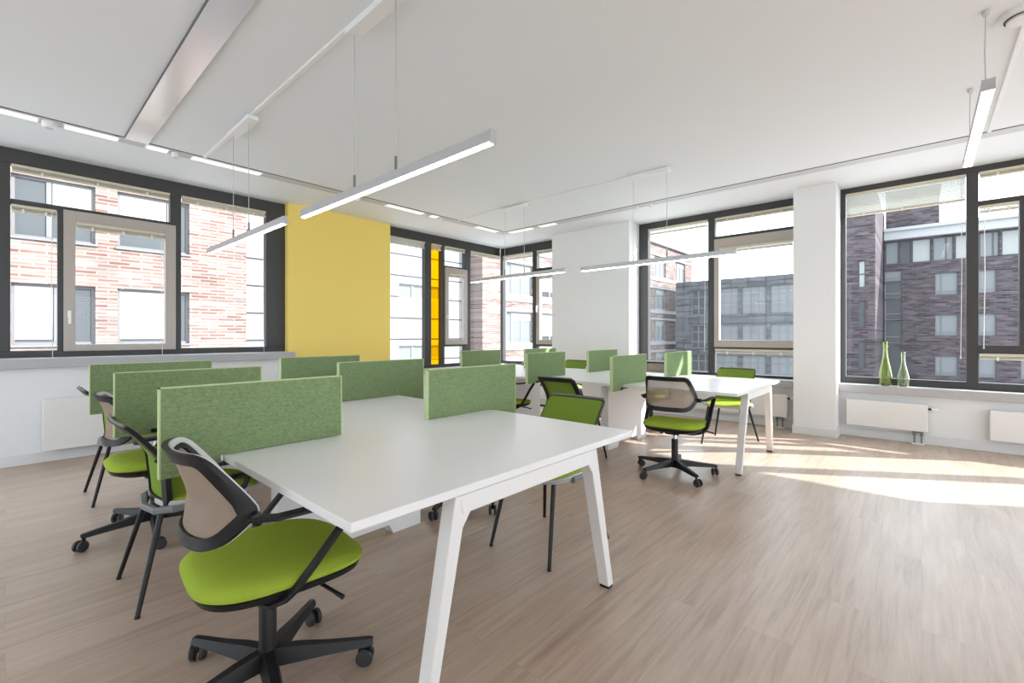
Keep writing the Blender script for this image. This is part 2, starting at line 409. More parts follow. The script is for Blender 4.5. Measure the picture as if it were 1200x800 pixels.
# ------------------------------------------------------------------ windows
def window(n, ax, plane, bars, panes, sashes=(), amber=()):
    """bars: (a0,a1,z0,z1); panes the same; sashes: outer rect + glass rect"""
    r = struct_root('window_%d' % n, apt(ax, bars[0][0], plane, bars[0][2]))
    L = r.location
    m = MB()
    for a0, a1, z0, z1 in bars: abox(m, ax, a0, a1, plane, plane+0.09, z0, z1, 0.003)
    m.build('window_frame', M['anth'], r, off=L)
    for a0, a1, z0, z1 in panes:
        abox(MB(), ax, a0-.005, a1+.005, plane+0.045, plane+0.053, z0-.005, z1+.005).build('glass_pane', M['glass'], r, off=L)
    for a0, a1, z0, z1 in amber:
        abox(MB(), ax, a0-.005, a1+.005, plane+0.045, plane+0.053, z0-.005, z1+.005).build('amber_glass_pane', M['amber'], r, off=L)
    for o, g, hs in sashes:
        m = MB()
        d0, d1 = plane-0.022, plane+0.062
        abox(m, ax, o[0], g[0], d0, d1, o[2], o[3], .004); abox(m, ax, g[1], o[1], d0, d1, o[2], o[3], .004)
        abox(m, ax, g[0]-.002, g[1]+.002, d0, d1, o[2], g[2], .004); abox(m, ax, g[0]-.002, g[1]+.002, d0, d1, g[3], o[3], .004)
        sh = m.build('sash', M['taupe'], r, off=L)
        abox(MB(), ax, g[0]-.005, g[1]+.005, plane+0.02, plane+0.028, g[2]-.005, g[3]+.005).build('glass_pane', M['glass'], sh, off=L)
        if hs is not None:
            ha, hz = hs
            m = MB()
            abox(m, ax, ha-.014, ha+.014, d0-.008, d0, hz-.035, hz+.035, .003)
            abox(m, ax, ha-.009, ha+.009, d0-.035, d0-.006, hz+.005, hz+.025, .003)
            abox(m, ax, ha-.011, ha+.011, d0-.045, d0-.03, hz-.10, hz+.028, .004)
            m.build('handle', M['white'], sh, off=L)
    return r
window(1, 'A', YA, [
    (-3.6, 2.57, 2.855, 3.0), (-3.6, 2.57, 0.983, 1.05), (-3.6, -3.5, 1.05, 2.855), (-0.12, 0.034, 1.05, 2.855), (1.285, 1.39, 1.05, 2.855),
    (2.328, 2.57, 1.05, 2.855), (-1.25, -1.15, 1.05, 2.855), (0.034, 1.285, 2.47, 2.516), (0.355, 0.397, 1.05, 2.47)],
    [(-3.5, -1.25, 1.05, 2.855), (-1.15, -0.12, 1.05, 2.855), (0.034, 1.285, 2.516, 2.855), (0.034, 0.355, 1.05, 2.47), (1.39, 2.328, 1.05, 2.855)],  # leftmost pane lies out of view, added to brighten the left side
    [((0.397, 1.335, 1.04, 2.482), (0.485, 1.236, 1.108, 2.372), (0.44, 1.42))])
window(2, 'A', YA, [
    (4.10, 6.86, 2.845, 3.0), (4.10, 6.86, 0.622, 0.68), (4.94, 5.08, 0.68, 2.845), (5.31, 5.384, 0.68, 2.845),
    (5.887, 6.03, 0.68, 2.845), (4.10, 4.178, 0.68, 2.845), (5.384, 5.887, 2.452, 2.485), (5.384, 5.887, 0.995, 1.035)],
    [(4.178, 4.94, 0.68, 2.845), (5.384, 5.887, 2.485, 2.845), (5.384, 5.887, 0.68, 0.995), (6.03, 6.86, 0.68, 2.845)],
    [((5.386, 5.93, 1.032, 2.455), (5.465, 5.854, 1.13, 2.35), (5.425, 1.55))], [(5.08, 5.31, 0.68, 2.845)])
window(3, 'B', XB, [
    (4.93, 6.455, 2.845, 3.0), (4.93, 6.455, 0.622, 0.68), (6.455, 6.53, 0.622, 3.0), (5.556, 5.663, 0.68, 2.845),
    (4.93, 5.556, 2.44, 2.50), (4.93, 5.556, 0.99, 1.035)],
    [(5.663, 6.455, 0.68, 2.845), (4.93, 5.556, 2.50, 2.845), (4.93, 5.556, 0.68, 0.99)],
    [((4.93, 5.556, 1.032, 2.445), (4.99, 5.475, 1.12, 2.355), (5.52, 1.75))])
window(4, 'B', XB, [
    (1.177, 3.42, 2.905, 3.0), (1.177, 3.42, 0.622, 0.66), (3.266, 3.42, 0.66, 2.905), (2.235, 2.332, 0.66, 2.905),
    (1.177, 1.215, 0.66, 2.905), (1.215, 2.235, 2.585, 2.635), (1.215, 2.235, 1.01, 1.04)],
    [(2.332, 3.266, 0.66, 2.905), (1.215, 2.235, 2.635, 2.905), (1.215, 2.235, 0.66, 1.01)],
    [((1.20, 2.240, 1.035, 2.592), (1.242, 2.173, 1.135, 2.46), None)])
window(5, 'B', XB, [
    (-4.2, 0.746, 2.935, 3.0), (-4.2, 0.746, 0.622, 0.70), (0.694, 0.746, 0.70, 2.935), (-0.45, -0.358, 0.70, 2.935),
    (-0.83, -0.742, 1.10, 2.575), (-1.53, -1.27, 0.70, 2.935), (-2.85, -2.60, 0.70, 2.935), (-4.2, -4.05, 0.70, 2.935),
    (-1.27, -0.45, 2.575, 2.625), (-1.27, -0.45, 1.01, 1.10)],
    [(-0.358, 0.694, 0.70, 2.935), (-1.27, -0.45, 2.625, 2.935), (-0.742, -0.45, 1.10, 2.575), (-1.27, -0.83, 1.10, 2.575), (-1.27, -0.45, 0.70, 1.01),
     (-2.60, -1.53, 0.70, 2.935), (-4.05, -2.85, 0.70, 2.935)])

# ------------------------------------------------------------------ blinds (slim, raised, on the panes)
def blind(label, ax, plane, a0, a1, ztop, drop=0.03, cord=0.0, cord_side=1, group='slim cream blinds on the window panes'):
    t = thing('window_blind', label, 'blind', apt(ax, (a0+a1)/2, plane, ztop), 0, group)
    L = t.location
    d0, d1 = plane-0.012, plane+0.026
    abox(MB(), ax, a0, a1, d0, d1, ztop-0.028, ztop, .002).build('headrail', M['cream'], t, off=L)
    m = MB(); n = max(2, int((drop)/0.014)); w = 0.030
    for i in range(n):
        zz = ztop-0.030-(i+0.5)*drop/n
        if ax == 'A': m.hexa([(a0+.004, d0+.002, zz), (a1-.004, d0+.002, zz), (a1-.004, d1-.002, zz-.004), (a0+.004, d1-.002, zz-.004)],
                             [(a0+.004, d0+.002, zz+.0015), (a1-.004, d0+.002, zz+.0015), (a1-.004, d1-.002, zz-.0025), (a0+.004, d1-.002, zz-.0025)])
        else: m.hexa([(d0+.002, a0+.004, zz), (d0+.002, a1-.004, zz), (d1-.002, a1-.004, zz-.004), (d1-.002, a0+.004, zz-.004)],
                     [(d0+.002, a0+.004, zz+.0015), (d0+.002, a1-.004, zz+.0015), (d1-.002, a1-.004, zz-.0025), (d1-.002, a0+.004, zz-.0025)])
    m.build('slats', M['slat'], t, off=L)
    zb = ztop-0.030-drop
    abox(MB(), ax, a0+.003, a1-.003, d0, d1-.004, zb-0.018, zb-.002, .002).build('bottom_rail', M['cream'], t, off=L)
    k = 3 if (a1-a0) > .7 else 2
    for i in range(k):
        a = a0+(a1-a0)*(i+0.5)/k
        abox(MB(), ax, a-.009, a+.009, d0-.004, d0+.002, zb-.026, zb+.012, .001).build('clip', M['cord'], t, off=L)
    if cord:
        a = a1-0.035 if cord_side > 0 else a0+0.035
        m = MB(); m.tube([apt(ax, a, d0-.010, ztop-.02), apt(ax, a-.004, d0-.012, ztop-cord*.5), apt(ax, a+.004, d0-.012, ztop-cord)], .0028, 6)
        zc = ztop-cord
        m.tube([apt(ax, a+.004, d0-.012, zc), apt(ax, a+.004, d0-.012, zc-.03)], [.0035, .007], 8)
        m.build('pull_cord', M['cord'], t, smooth=True, off=L)
    return t
blind('thin cream blind raised at the top of the wide upper pane in the left window', 'A', YA, .04, 1.28, 2.852, .022)
blind('short cream blind atop the narrow pane left of the hinged sash', 'A', YA, .04, .35, 2.465, .022, 1.52)
blind('cream blind raised inside the big taupe hinged sash of the left window', 'A', YA-.028, .49, 1.232, 2.370, .022, 1.40)
blind('cream blind atop the left window pane beside the yellow pillar', 'A', YA, 1.395, 2.323, 2.852, .03, 1.92)
blind('cream blind atop the tall pane right of the yellow pillar', 'A', YA, 4.183, 4.935, 2.842, .07)
blind('short blind atop the amber glass strip', 'A', YA, 5.085, 5.305, 2.842, .06)
blind('short blind atop the small pane above the corner sash', 'A', YA, 5.39, 5.88, 2.842, .022)
blind('cream blind inside the grey sash right of the amber glass', 'A', YA-.028, 5.47, 5.85, 2.348, .022)
blind('cream blind atop the wide pane just left of the room corner', 'A', YA, 6.035, 6.855, 2.842, .03)
blind('cream blind atop the wide pane just right of the room corner', 'B', XB, 5.668, 6.45, 2.842, .05)
blind('short blind atop the small pane left of the white wall block', 'B', XB, 4.935, 5.55, 2.842, .02)
blind('cream blind inside the corner sash left of the white wall block', 'B', XB-.028, 4.995, 5.47, 2.353, .022)
blind('cream blind atop the tall pane right of the white wall block', 'B', XB, 2.337, 3.26, 2.90, .05, 1.9, -1)
blind('thin blind atop the upper pane left of the white column', 'B', XB, 1.22, 2.23, 2.90, .018)
blind('cream blind inside the big bronze sash left of the white column', 'B', XB-.028, 1.247, 2.168, 2.455, .025)
blind('thin blind atop the low pane under the bronze sash', 'B', XB, 1.22, 2.23, 1.008, .016)
blind('half lowered blind with visible slats above the two green bottles', 'B', XB, -0.353, 0.689, 2.93, .235, 1.95, -1)
blind('thin blind atop the upper pane at the right edge of the photo', 'B', XB, -1.26, -0.455, 2.93, .018)
blind('short cream blind on the narrow pane at the far right window', 'B', XB, -0.738, -0.455, 2.57, .03, 1.48)
blind('thin blind atop the low pane at the far right window', 'B', XB, -1.26, -0.455, 1.008, .016)

# ------------------------------------------------------------------ radiators
def radiator(label, ax, dface, a0, a1, z0, z1, pipe_a=None, valve=True):
    s = 1
    t = thing('radiator', label, 'radiator', apt(ax, (a0+a1)/2, dface+.04, z0), 0, 'white panel radiators under the windows')
    L = t.location; dep = 0.07
    m = MB(); abox(m, ax, a0, a1, dface, dface+.018, z0, z1, .005); abox(m, ax, a0+.01, a1-.01, dface+.05, dface+dep, z0+.01, z1-.01, .004)
    m.build('front_panel', M['rad'], t, off=L)
    for e0, e1 in ((a0-.002, a0+.004), (a1-.004, a1+.002)):
        abox(MB(), ax, e0, e1, dface+.004, dface+dep, z0+.005, z1-.005).build('side_panel', M['rad'], t, off=L)
    m = MB(); n = int((a1-a0)/.025)
    for i in range(n+1):
        a = a0+.006+(a1-a0-.012)*i/n
        abox(m, ax, a-.004, a+.004, dface+.012, dface+dep, z1-.014, z1-.002)
    m.build('top_grille', M['rad'], t, off=L)
    if pipe_a is not None:
        m = MB()
        for da in (-.03, .03):
            p = apt(ax, pipe_a+da, dface+.035, 0)
            m.tube([(p[0], p[1], .012), (p[0], p[1], z0-.03)], .008, 8)
            m.lathe([(.014, 0), (.016, .01), (.016, .03), (.012, .035)], 10, (p[0], p[1], z0-.052))
        abox(m, ax, pipe_a-.045, pipe_a+.045, dface+.02, dface+.05, z0-.022, z0+.002, .003)
        m.build('pipe', M['pipe'], t, smooth=True, off=L)
        m = MB(); abox(m, ax, pipe_a-.055, pipe_a+.055, dface+.012, dface+.058, 0.0, .014, .004); m.build('floor_collar', M['white'], t, off=L)
    if valve:
        sgn = -1
        a = a0
        zc = z1-.05
        def ringpt(aa, r, k): return apt(ax, aa, dface+.04+r*math.cos(2*PI*k/12), zc+r*math.sin(2*PI*k/12))
        m = MB(); m.loft([[ringpt(a-x, r, k) for k in range(12)] for x, r in ((0, .012), (.03, .012))]); m.build('valve_neck', M['black'], t, off=L)
        m = MB(); m.loft([[ringpt(a-x, r, k) for k in range(12)] for x, r in ((.03, .017), (.036, .020), (.085, .018), (.09, .014))]); m.build('thermostat_knob', M['white'], t, smooth=True, off=L)
    return t
radiator('tall white radiator on the wall below the left window', 'A', 6.10, 0.235, 1.35, 0.115, 0.605, None, False)
radiator('white radiator partly hidden behind desk left of the white column', 'B', 6.70, 1.285, 2.6, 0.145, 0.44, 1.37)
radiator('low white radiator below the two green bottles', 'B', 6.70, -0.05, 0.665, 0.145, 0.445, 0.03)
radiator('low white radiator cut off by the right edge of the photo', 'B', 6.70, -1.35, -0.52, 0.132, 0.44, None, False)

# ------------------------------------------------------------------ bottles on the sill
def bottle(label, y, h, rmax, mat):
    t = thing('glass_bottle', label, 'bottle', (6.80, y, 0.622), 0, 'two glass bottles on the window sill')
    k = h/0.5
    prof = [(.70*rmax, 0), (.86*rmax, .012*k), (.95*rmax, .05*k), (rmax, .105*k), (.97*rmax, .14*k), (.80*rmax, .20*k), (.58*rmax, .265*k), (.41*rmax, .33*k), (.335*rmax, .385*k), (.30*rmax, .43*k), (.31*rmax, .475*k), (.37*rmax, .492*k), (.37*rmax, .5*k)]
    inner = [(max(r-.006, .004), max(z, .035*k)) for r, z in reversed(prof)]
    zc = .075*k
    m = MB(); m.lathe(prof+inner, 28); m.build('bottle_body', mat, t, smooth=True)
    m = MB(); m.lathe([(.3*rmax+.002, .440*k), (.3*rmax+.006, .445*k), (.3*rmax+.006, .455*k), (.3*rmax+.002, .46*k)], 24); m.build('neck_ring', mat, t, smooth=True)
    return t
bottle('taller green glass bottle on the right window sill', .312, .505, .061, M['bottle1'])
bottle('shorter pale green glass bottle on the right window sill', .155, .388, .055, M['bottle2'])

# ------------------------------------------------------------------ ceiling fittings
t = thing('ceiling_panel', 'brushed steel strip panel on the ceiling at upper left', 'panel', (.81, 5.36, 3.0))
m = MB(); m.box(.725, .895, -2.5, 5.37, 2.982, 2.992, .001); m.build('steel_face', M['steel'], t, off=t.location)
m = MB(); m.box(.719, .725, -2.5, 5.37, 2.988, 3.0); m.build('edge_strip', M['grey'], t, off=t.location)
m = MB(); m.box(.726, .894, -2.5, 5.37, 2.992, 3.0); m.build('backing', M['alu'], t, off=t.location)
def track(label, x0, x1, y0, y1):
    m = MB(); m.box(x0, x1, y0, y1, 2.986, 3.0, .002)
    c = ((x0+x1)/2, (y0+y1)/2, 3.0)
    o = m.build('ceiling_track', M['white'], None, off=c); o.location = c
    return tag(o, label, 'track', 'white tracks on the ceiling')
track('white ceiling track linking the two pendant canopies at left', 1.328, 1.358, -2.0, 5.37)
track('white ceiling track linking the two pendant canopies at right', 4.705, 4.735, 2.0, 5.37)
track('thin white ceiling strip running past the ceiling detector', 3.9, 5.79, -.455, -.43)  # thin raised strip following a faint line across the ceiling

def pendant(label, x, y0, y1, z0, cy0, cy1, wires, on=False):
    t = thing('pendant_light', label, 'pendant light', (x, (y0+y1)/2, z0), 0, 'slim white linear pendant lights')
    L = t.location; z1 = z0+.056
    m = MB(); m.box(x-.017, x+.017, y0, y1, z0+.006, z1, .003); m.box(x-.018, x+.018, y0-.004, y0+.004, z0, z1+.001, .001); m.box(x-.018, x+.018, y1-.004, y1+.004, z0, z1+.001, .001)
    m.build('lamp_body', M['lamp'], t, off=L)
    m = MB(); m.box(x-.013, x+.013, y0+.006, y1-.006, z0, z0+.007, .002); m.build('diffuser', M['diff'], t, off=L)
    m = MB(); m.box(x-.04, x+.04, cy0, cy1, 2.952, 2.986, .004); m.build('canopy', M['white'], t, off=L)
    for wy in wires:
        m = MB(); m.tube([(x, wy, z1+.05), (x, wy, 2.953)], .0028, 6)
        w = m.build('suspension_wire', M['alu'], t, off=L)
        m = MB(); m.tube([(x, wy, z1), (x, wy, z1+.075)], .0075, 10); m.build('wire_gripper', M['pipe'], w, off=L)
    return t
pendant('white linear pendant hanging nearest, over the front end of the left desk', 1.36, 1.33, 3.14, 2.0, 1.85, 2.50, (2.035, 2.455))
pendant('white linear pendant hanging before the left window', 1.345, 3.40, 5.24, 2.0, 4.03, 4.57, (4.13, 4.51))
pendant('white linear pendant hanging in front of the room corner', 4.72, 3.336, 5.07, 1.995, 3.98, 4.43, (4.02, 4.38))
pendant('white linear pendant hanging over the near end of the right desk', 4.74, 1.338, 3.11, 1.985, 2.0, 2.46, (2.03, 2.42))
# lamp running towards the right wall, lit
t = thing('pendant_light', 'brightly lit linear pendant at upper right pointing towards the window', 'pendant light', (4.24, -.265, 2.505), 0, 'slim white linear pendant lights')
L = t.location
m = MB(); m.box(3.5, 4.985, -.291, -.239, 2.511, 2.565, .003); m.box(3.496, 3.504, -.292, -.238, 2.505, 2.566, .001); m.box(4.981, 4.989, -.292, -.238, 2.505, 2.566, .001)
m.build('lamp_body', M['lamp'], t, off=L)
m = MB(); m.box(3.506, 4.979, -.289, -.241, 2.503, 2.512, .002); m.build('diffuser', M['diffon'], t, off=L)
for wx in (3.64, 4.72):
    m = MB(); m.tube([(wx, -.265, 2.565), (wx+.008, -.262, 2.78), (wx, -.265, 2.99)], .0035, 6); w = m.build('suspension_wire', M['alu'], t, off=L)
    m = MB(); m.lathe([(.012, -.03), (.016, -.012), (.016, 0)], 12, (wx, -.265, 3.0)); m.build('ceiling_anchor', M['alu'], w, smooth=True, off=L)
# detector
t = thing('smoke_detector', 'round white detector on the ceiling at upper right corner', 'detector', (3.79, -.42, 3.0))
m = MB(); m.lathe([(.095, 0), (.095, -.018), (.085, -.03), (.06, -.032)], 36); m.build('housing', M['white'], t, smooth=True)
m = MB(); m.lathe([(.062, -.030), (.066, -.045), (.05, -.05)], 36); m.build('sensor_cap', M['white'], t, smooth=True)
m = MB(); m.lathe([(.075, -.0312), (.075, -.034), (.067, -.034), (.067, -.0312)], 36, cap=False); m.build('vent_ring', M['gap'], t, smooth=True)

# inserts in the ceiling slot
def slot_light(label, ax, a0, a1):
    t = thing('slot_light', label, 'slot light', apt(ax, (a0+a1)/2, 5.47 if ax == 'A' else 5.895, 3.0), 0, 'white light inserts in the ceiling slot')
    L = t.location; d0, d1 = (SA0+.035, SA1-.016) if ax == 'A' else (SB0+.035, SB1-.016)
    m = MB(); abox(m, ax, a0, a1, d0, d1, 2.991, 3.0, .002); m.build('insert_frame', M['white'], t, off=L)
    m = MB(); abox(m, ax, a0+.012, a1-.012, d0+.012, d1-.012, 2.988, 2.995, .001); m.build('diffuser', M['slotd'], t, off=L)
for lab, ax, a0, a1 in (
    ('white slot light at the far left end of the left ceiling slot', 'A', -.25, .19),
    ('white slot light in the left ceiling slot just left of the steel strip', 'A', .33, .70),
    ('short white slot light in the left ceiling slot just right of the steel strip', 'A', .89, 1.07),
    ('long white slot light in the ceiling slot where the left track starts', 'A', 1.25, 1.91),
    ('white slot light in the ceiling slot above the right edge of the yellow pillar', 'A', 3.50, 4.12),
    ('short white slot light in the ceiling slot above the amber glass', 'A', 4.25, 4.40),
    ('white slot light ending at the corner of the ceiling slot', 'A', 5.20, 5.70),
    ('white slot light in the right ceiling slot next to its corner', 'B', 4.82, 5.35),
    ('white slot light in the right ceiling slot above the corner window', 'B', 4.35, 4.69)): slot_light(lab, ax, a0, a1)
def slot_spot(label, ax, a, r=.03, hgt=.035):
    p = apt(ax, a, 5.47 if ax == 'A' else 5.895, 2.985)
    t = thing('slot_spotlight', label, 'spotlight', p, 0, 'small round fittings in the ceiling slot')
    m = MB(); m.lathe([(r, .014), (r, -hgt*.6), (r*.8, -hgt), (r*.55, -hgt)], 20); m.build('spot_housing', M['white'], t, smooth=True)
    m = MB(); m.lathe([(r*.55, -hgt+.002), (r*.5, -hgt-.001)], 20); m.build('spot_lens', M['alu'], t, smooth=True)
slot_spot('bulky round fitting in the left ceiling slot near its left end', 'A', .25, .05, .04)
slot_spot('small round fitting in the left slot left of the ceiling track', 'A', 1.12)
slot_spot('small round fitting in the slot behind the nearest pendant lamp', 'A', 3.08)
slot_spot('small round fitting in the slot right of the yellow pillar', 'A', 4.18)
slot_spot('small round fitting in the slot above the corner sash', 'A', 4.47)
slot_spot('small round fitting in the right slot close to the corner', 'B', 4.77, .022)
slot_spot('left one of two small spots in the slot above the white wall block', 'B', 2.95, .022)
slot_spot('right one of two small spots in the slot above the white wall block', 'B', 2.75, .018)
slot_spot('round fitting in the right slot behind the lit pendant lamp', 'B', -.36, .04)

# ------------------------------------------------------------------ bench desks
def bench_desk(label, x, y, length, ft=0.0, tp=0.0):
    """x, y: left near corner of the top"""
    t = thing('bench_desk', label, 'desk', (x, y, 0), 0, 'long white bench desks')
    W = 1.465
    m = MB(); m.box(0, W, 0, length, .714, .74, .0025); m.build('tabletop', M['lam'], t)
    for xx in (.42, W-.42): m = MB(); m.box(xx-.02, xx+.02, .08, length-.08, .665, .705, .003); m.build('under_beam', M['powder'], t)
    for yy in (.03, length-.075): m = MB(); m.box(.40, W-.34, yy, yy+.045, .705, .714); m.build('spacer', M['gap'], t)
    for yy, s in ((.018, 1), (length-.018, -1)):
        ya, yb = yy, yy+s*.058
        y0, y1 = min(ya, yb), max(ya, yb)
        m = MB()
        m.hexa([(.385, y0, .645), (1.135, y0, .645), (1.135, y1, .645), (.385, y1, .645)], [(.370, y0, .705), (1.155, y0, .705), (1.155, y1, .705), (.370, y1, .705)], .004)
        fr = m.build('leg_frame', M['powder'], t)
        for xt0, xt1, xf0, xf1, g in ((.355, .408, .262, .298, .030), (1.168, 1.110, 1.382, 1.340, -.030)):
            fy0, fy1 = yy+s*.040, yy+s*.094
            xt0, xt1, xf0, xf1 = xt0+tp, xt1+tp, xf0+ft, xf1+ft
            q = lambda x0, x1, yA, yB, z: [(x0, yA, z), (x1, yA, z), (x1, yB, z), (x0, yB, z)]
            f = (.645-.012)/(.705-.012)
            l = lambda a, b: a+(b-a)*f
            kx0, kx1, ky0, ky1 = l(xf0, xt0), l(xf1, xt1), l(fy0, ya), l(fy1, yb)
            f2 = (.600-.012)/(.705-.012); l2 = lambda a, b: a+(b-a)*f2
            m = MB()
            m.loft([q(xf0, xf1, fy0, fy1, .012), q(l2(xf0, xt0), l2(xf1, xt1), l2(fy0, ya), l2(fy1, yb), .600), q(kx0, kx1+g*.8, ky0, ky1, .645), q(xt0, xt1+g, ya, yb, .705)])
            bmesh.ops.bevel(m.bm, geom=m.bm.edges[:], offset=.004, segments=2, affect='EDGES', profile=.5)
            lg = m.build('leg', M['powder'], fr)
            xa, xb = sorted((xf0, xf1)); ya2, yb2 = sorted((fy0, fy1))
            m = MB(); m.box(xa+.003, xb-.003, ya2+.003, yb2-.003, 0, .014); m.build('foot', M['black'], fr)
    for yy in (1.35, 2.95):
        z1 = .705
        x0, x1 = .345, 1.215
        n0, n1 = x0+.20, x1-.20
        m = MB(); m.prism([(x0, 0), (n0, 0), (n0+.03, .055), (n1-.03, .055), (n1, 0), (x1, 0), (x1, z1), (x0, z1)], 'y', yy, yy+.085)
        m.build('support_panel', M['powder'], t)
    return t
DX1, DY1, DX2, DY2 = .565, 1.04, 3.87, 1.085
bench_desk('long white bench desk in the left foreground', DX1, DY1, 3.96)
bench_desk('long white bench desk farther right beside the windows', DX2, DY2, 3.98, .065, .03)

def screen(label, desk_x, y, side):
    W = 1.465; th = .026
    if side == 'L': xa, xe, xb = desk_x-.20, desk_x-.012, desk_x+.475
    else: xa, xe, xb = desk_x+W+.225, desk_x+W+.012, desk_x+W-.49
    t = thing('desk_screen', label, 'desk screen', ((xa+xb)/2, y, .742), 0, 'green felt desk screens')
    L = t.location
    poly = [(xa, .690), (xe, .690), (xe, .7425), (xb, .7425), (xb, 1.012), (xa, 1.012)]
    m = MB(); m.prism(poly, 'y', y-th/2, y+th/2); m.build('felt_panel', M['felt'], t, off=L)
    s0, s1 = min(xa, xb), max(xa, xb)
    za, zb = (.690, .7425) if side == 'L' else (.7425, .690)
    m = MB(); e = th/2+.0012
    m.box(s0-.003, s1+.003, y-e, y+e, 1.0105, 1.0145); m.box(s0-.003, s0+.002, y-e, y+e, za, 1.0145); m.box(s1-.002, s1+.003, y-e, y+e, zb, 1.0145)
    m.build('edging', M['edge'], t, off=L)
    m = MB()
    xm = xe+(.10 if side == 'L' else -.10)
    xo = xe+(-.045 if side == 'L' else .045)
    m.box(min(xo, xm), max(xo, xm), y-.018, y+.018, .700, .712, .002); m.box(min(xe, xo), max(xe, xo), y-.018, y+.018, .694, .714, .002)
    m.build('clamp', M['black'], t, off=L)
    return t
ys1 = (2.01, 3.0, 3.99); ys2 = (2.09, 3.09, 4.12)
rows = [('nearest', 'front'), ('middle', 'second'), ('farthest', 'third')]
screen('big green felt screen nearest the camera, on the left edge of the foreground desk', DX1, ys1[0], 'L')
screen('green felt screen right behind the nearest big one, left side of foreground desk', DX1, ys1[1], 'L')
screen('green felt screen third back at far left, closest to the left radiator', DX1, ys1[2], 'L')
screen('green felt screen on the right edge of the foreground desk, nearest the camera', DX1, ys1[0], 'R')
screen('green felt screen second back on the right side of the foreground desk', DX1, ys1[1], 'R')
screen('green felt screen in front of the yellow pillar', DX1, ys1[2], 'R')
screen('green felt screen left of the mesh swivel chair at the right desk', DX2, ys2[0], 'L')
screen('green felt screen second back on the left side of the right desk', DX2, ys2[1], 'L')
screen('green felt screen seen below the grey corner sash, farthest left on right desk', DX2, ys2[2], 'L')
screen('sunlit green screen in front of the window left of the white column', DX2, ys2[0], 'R')
screen('green felt screen in front of the white wall block', DX2, ys2[1], 'R')
screen('green screen with a sun stripe below the corner window, mostly hidden', DX2, ys2[2], 'R')

# ------------------------------------------------------------------ chairs
def superring(cx, cy, a, b, z, n=48, e=3.4, tilt=0.0, front=0.0, taper=0.0):
    r = []
    for k in range(n):
        th = 2*PI*k/n; c, s = math.cos(th), math.sin(th)
        x = a*math.copysign(abs(c)**(2/e), c); y = b*math.copysign(abs(s)**(2/e), s)
        dz = -front*max(0, x/a)**3
        y *= 1-taper*max(0, -x/a)**2
        r.append((cx+x, cy+y, z+dz+tilt*x))
    return r
def rounded_path(pts, rads, seg=5):
    """closed polygon with rounded corners -> list of 2-D points"""
    out = []; n = len(pts)
    for i in range(n):
        p0, p, p1 = Vector(pts[i-1]), Vector(pts[i]), Vector(pts[(i+1) % n])
        d0 = (p0-p).normalized(); d1 = (p1-p).normalized(); r = rads[i]
        a, b = p+d0*r, p+d1*r
        for k in range(seg+1):
            t = k/seg
            out.append(tuple((1-t)**2*a+2*t*(1-t)*p+t*t*b))
    # resample long edges
    res = []
    for i in range(len(out)):
        a, b = Vector(out[i]), Vector(out[(i+1) % len(out)])
        res.append(tuple(a))
        L = (b-a).length
        k = int(L/.035)
        for j in range(1, k+1): res.append(tuple(a.lerp(b, j/(k+1))))
    return res
def inset(path, c, d):
    """inner copy of a closed path, moved towards the inside by d (normals)"""
    n = len(path); out = []
    for i in range(n):
        a, b = Vector(path[i-1]), Vector(path[(i+1) % n])
        tg = (b-a).normalized(); nn = Vector((-tg.y, tg.x))
        p = Vector(path[i])
        if (Vector(c)-p).dot(nn) < 0: nn = -nn
        out.append(tuple(p+nn*(d(p) if callable(d) else d)))
    return out
def back_shell(root, path, surf, c, width, th, net, frame_mat, liner=True):
    inner = inset(path, c, width)
    mid = lambda P, dx: [Vector(surf(y, z))+Vector((dx, 0, 0)) for y, z in P]
    o_b, i_b, i_f, o_f = mid(path, -th/2), mid(inner, -th/2), mid(inner, th/2), mid(path, th/2)
    rings = [[o_b[k], i_b[k], i_f[k], o_f[k]] for k in range(len(path))]
    m = MB(); m.loft(rings, closed=True)
    fr = m.build('back_frame', frame_mat, root, smooth=True)
    if liner:
        r2 = [[Vector(o_f[k])+Vector((.0, 0, 0)), Vector(o_f[k]).lerp(i_f[k], .5), Vector(o_f[k]).lerp(i_f[k], .5)+Vector((.005, 0, 0)), Vector(o_f[k])+Vector((.005, 0, 0))] for k in range(len(path))]
        m = MB(); m.loft(r2, closed=True); m.build('frame_liner', M['liner'], fr, smooth=True)
    # net: concentric rings
    t = bmesh.new(); steps = [1.02, .8, .6, .4, .2]
    R = []
    for s in steps:
        R.append([t.verts.new(surf(c[0]+(y-c[0])*s, c[1]+(z-c[1])*s)) for y, z in inner])
    n = len(inner)
    for a, b in zip(R, R[1:]):
        for k in range(n): t.faces.new((a[k], a[(k+1) % n], b[(k+1) % n], b[k]))
    cv = t.verts.new(surf(*c))
    for k in range(n): t.faces.new((R[-1][k], R[-1][(k+1) % n], cv))
    m = MB(); m._merge(t); m.build('back_net', net, root, smooth=True)
    return fr

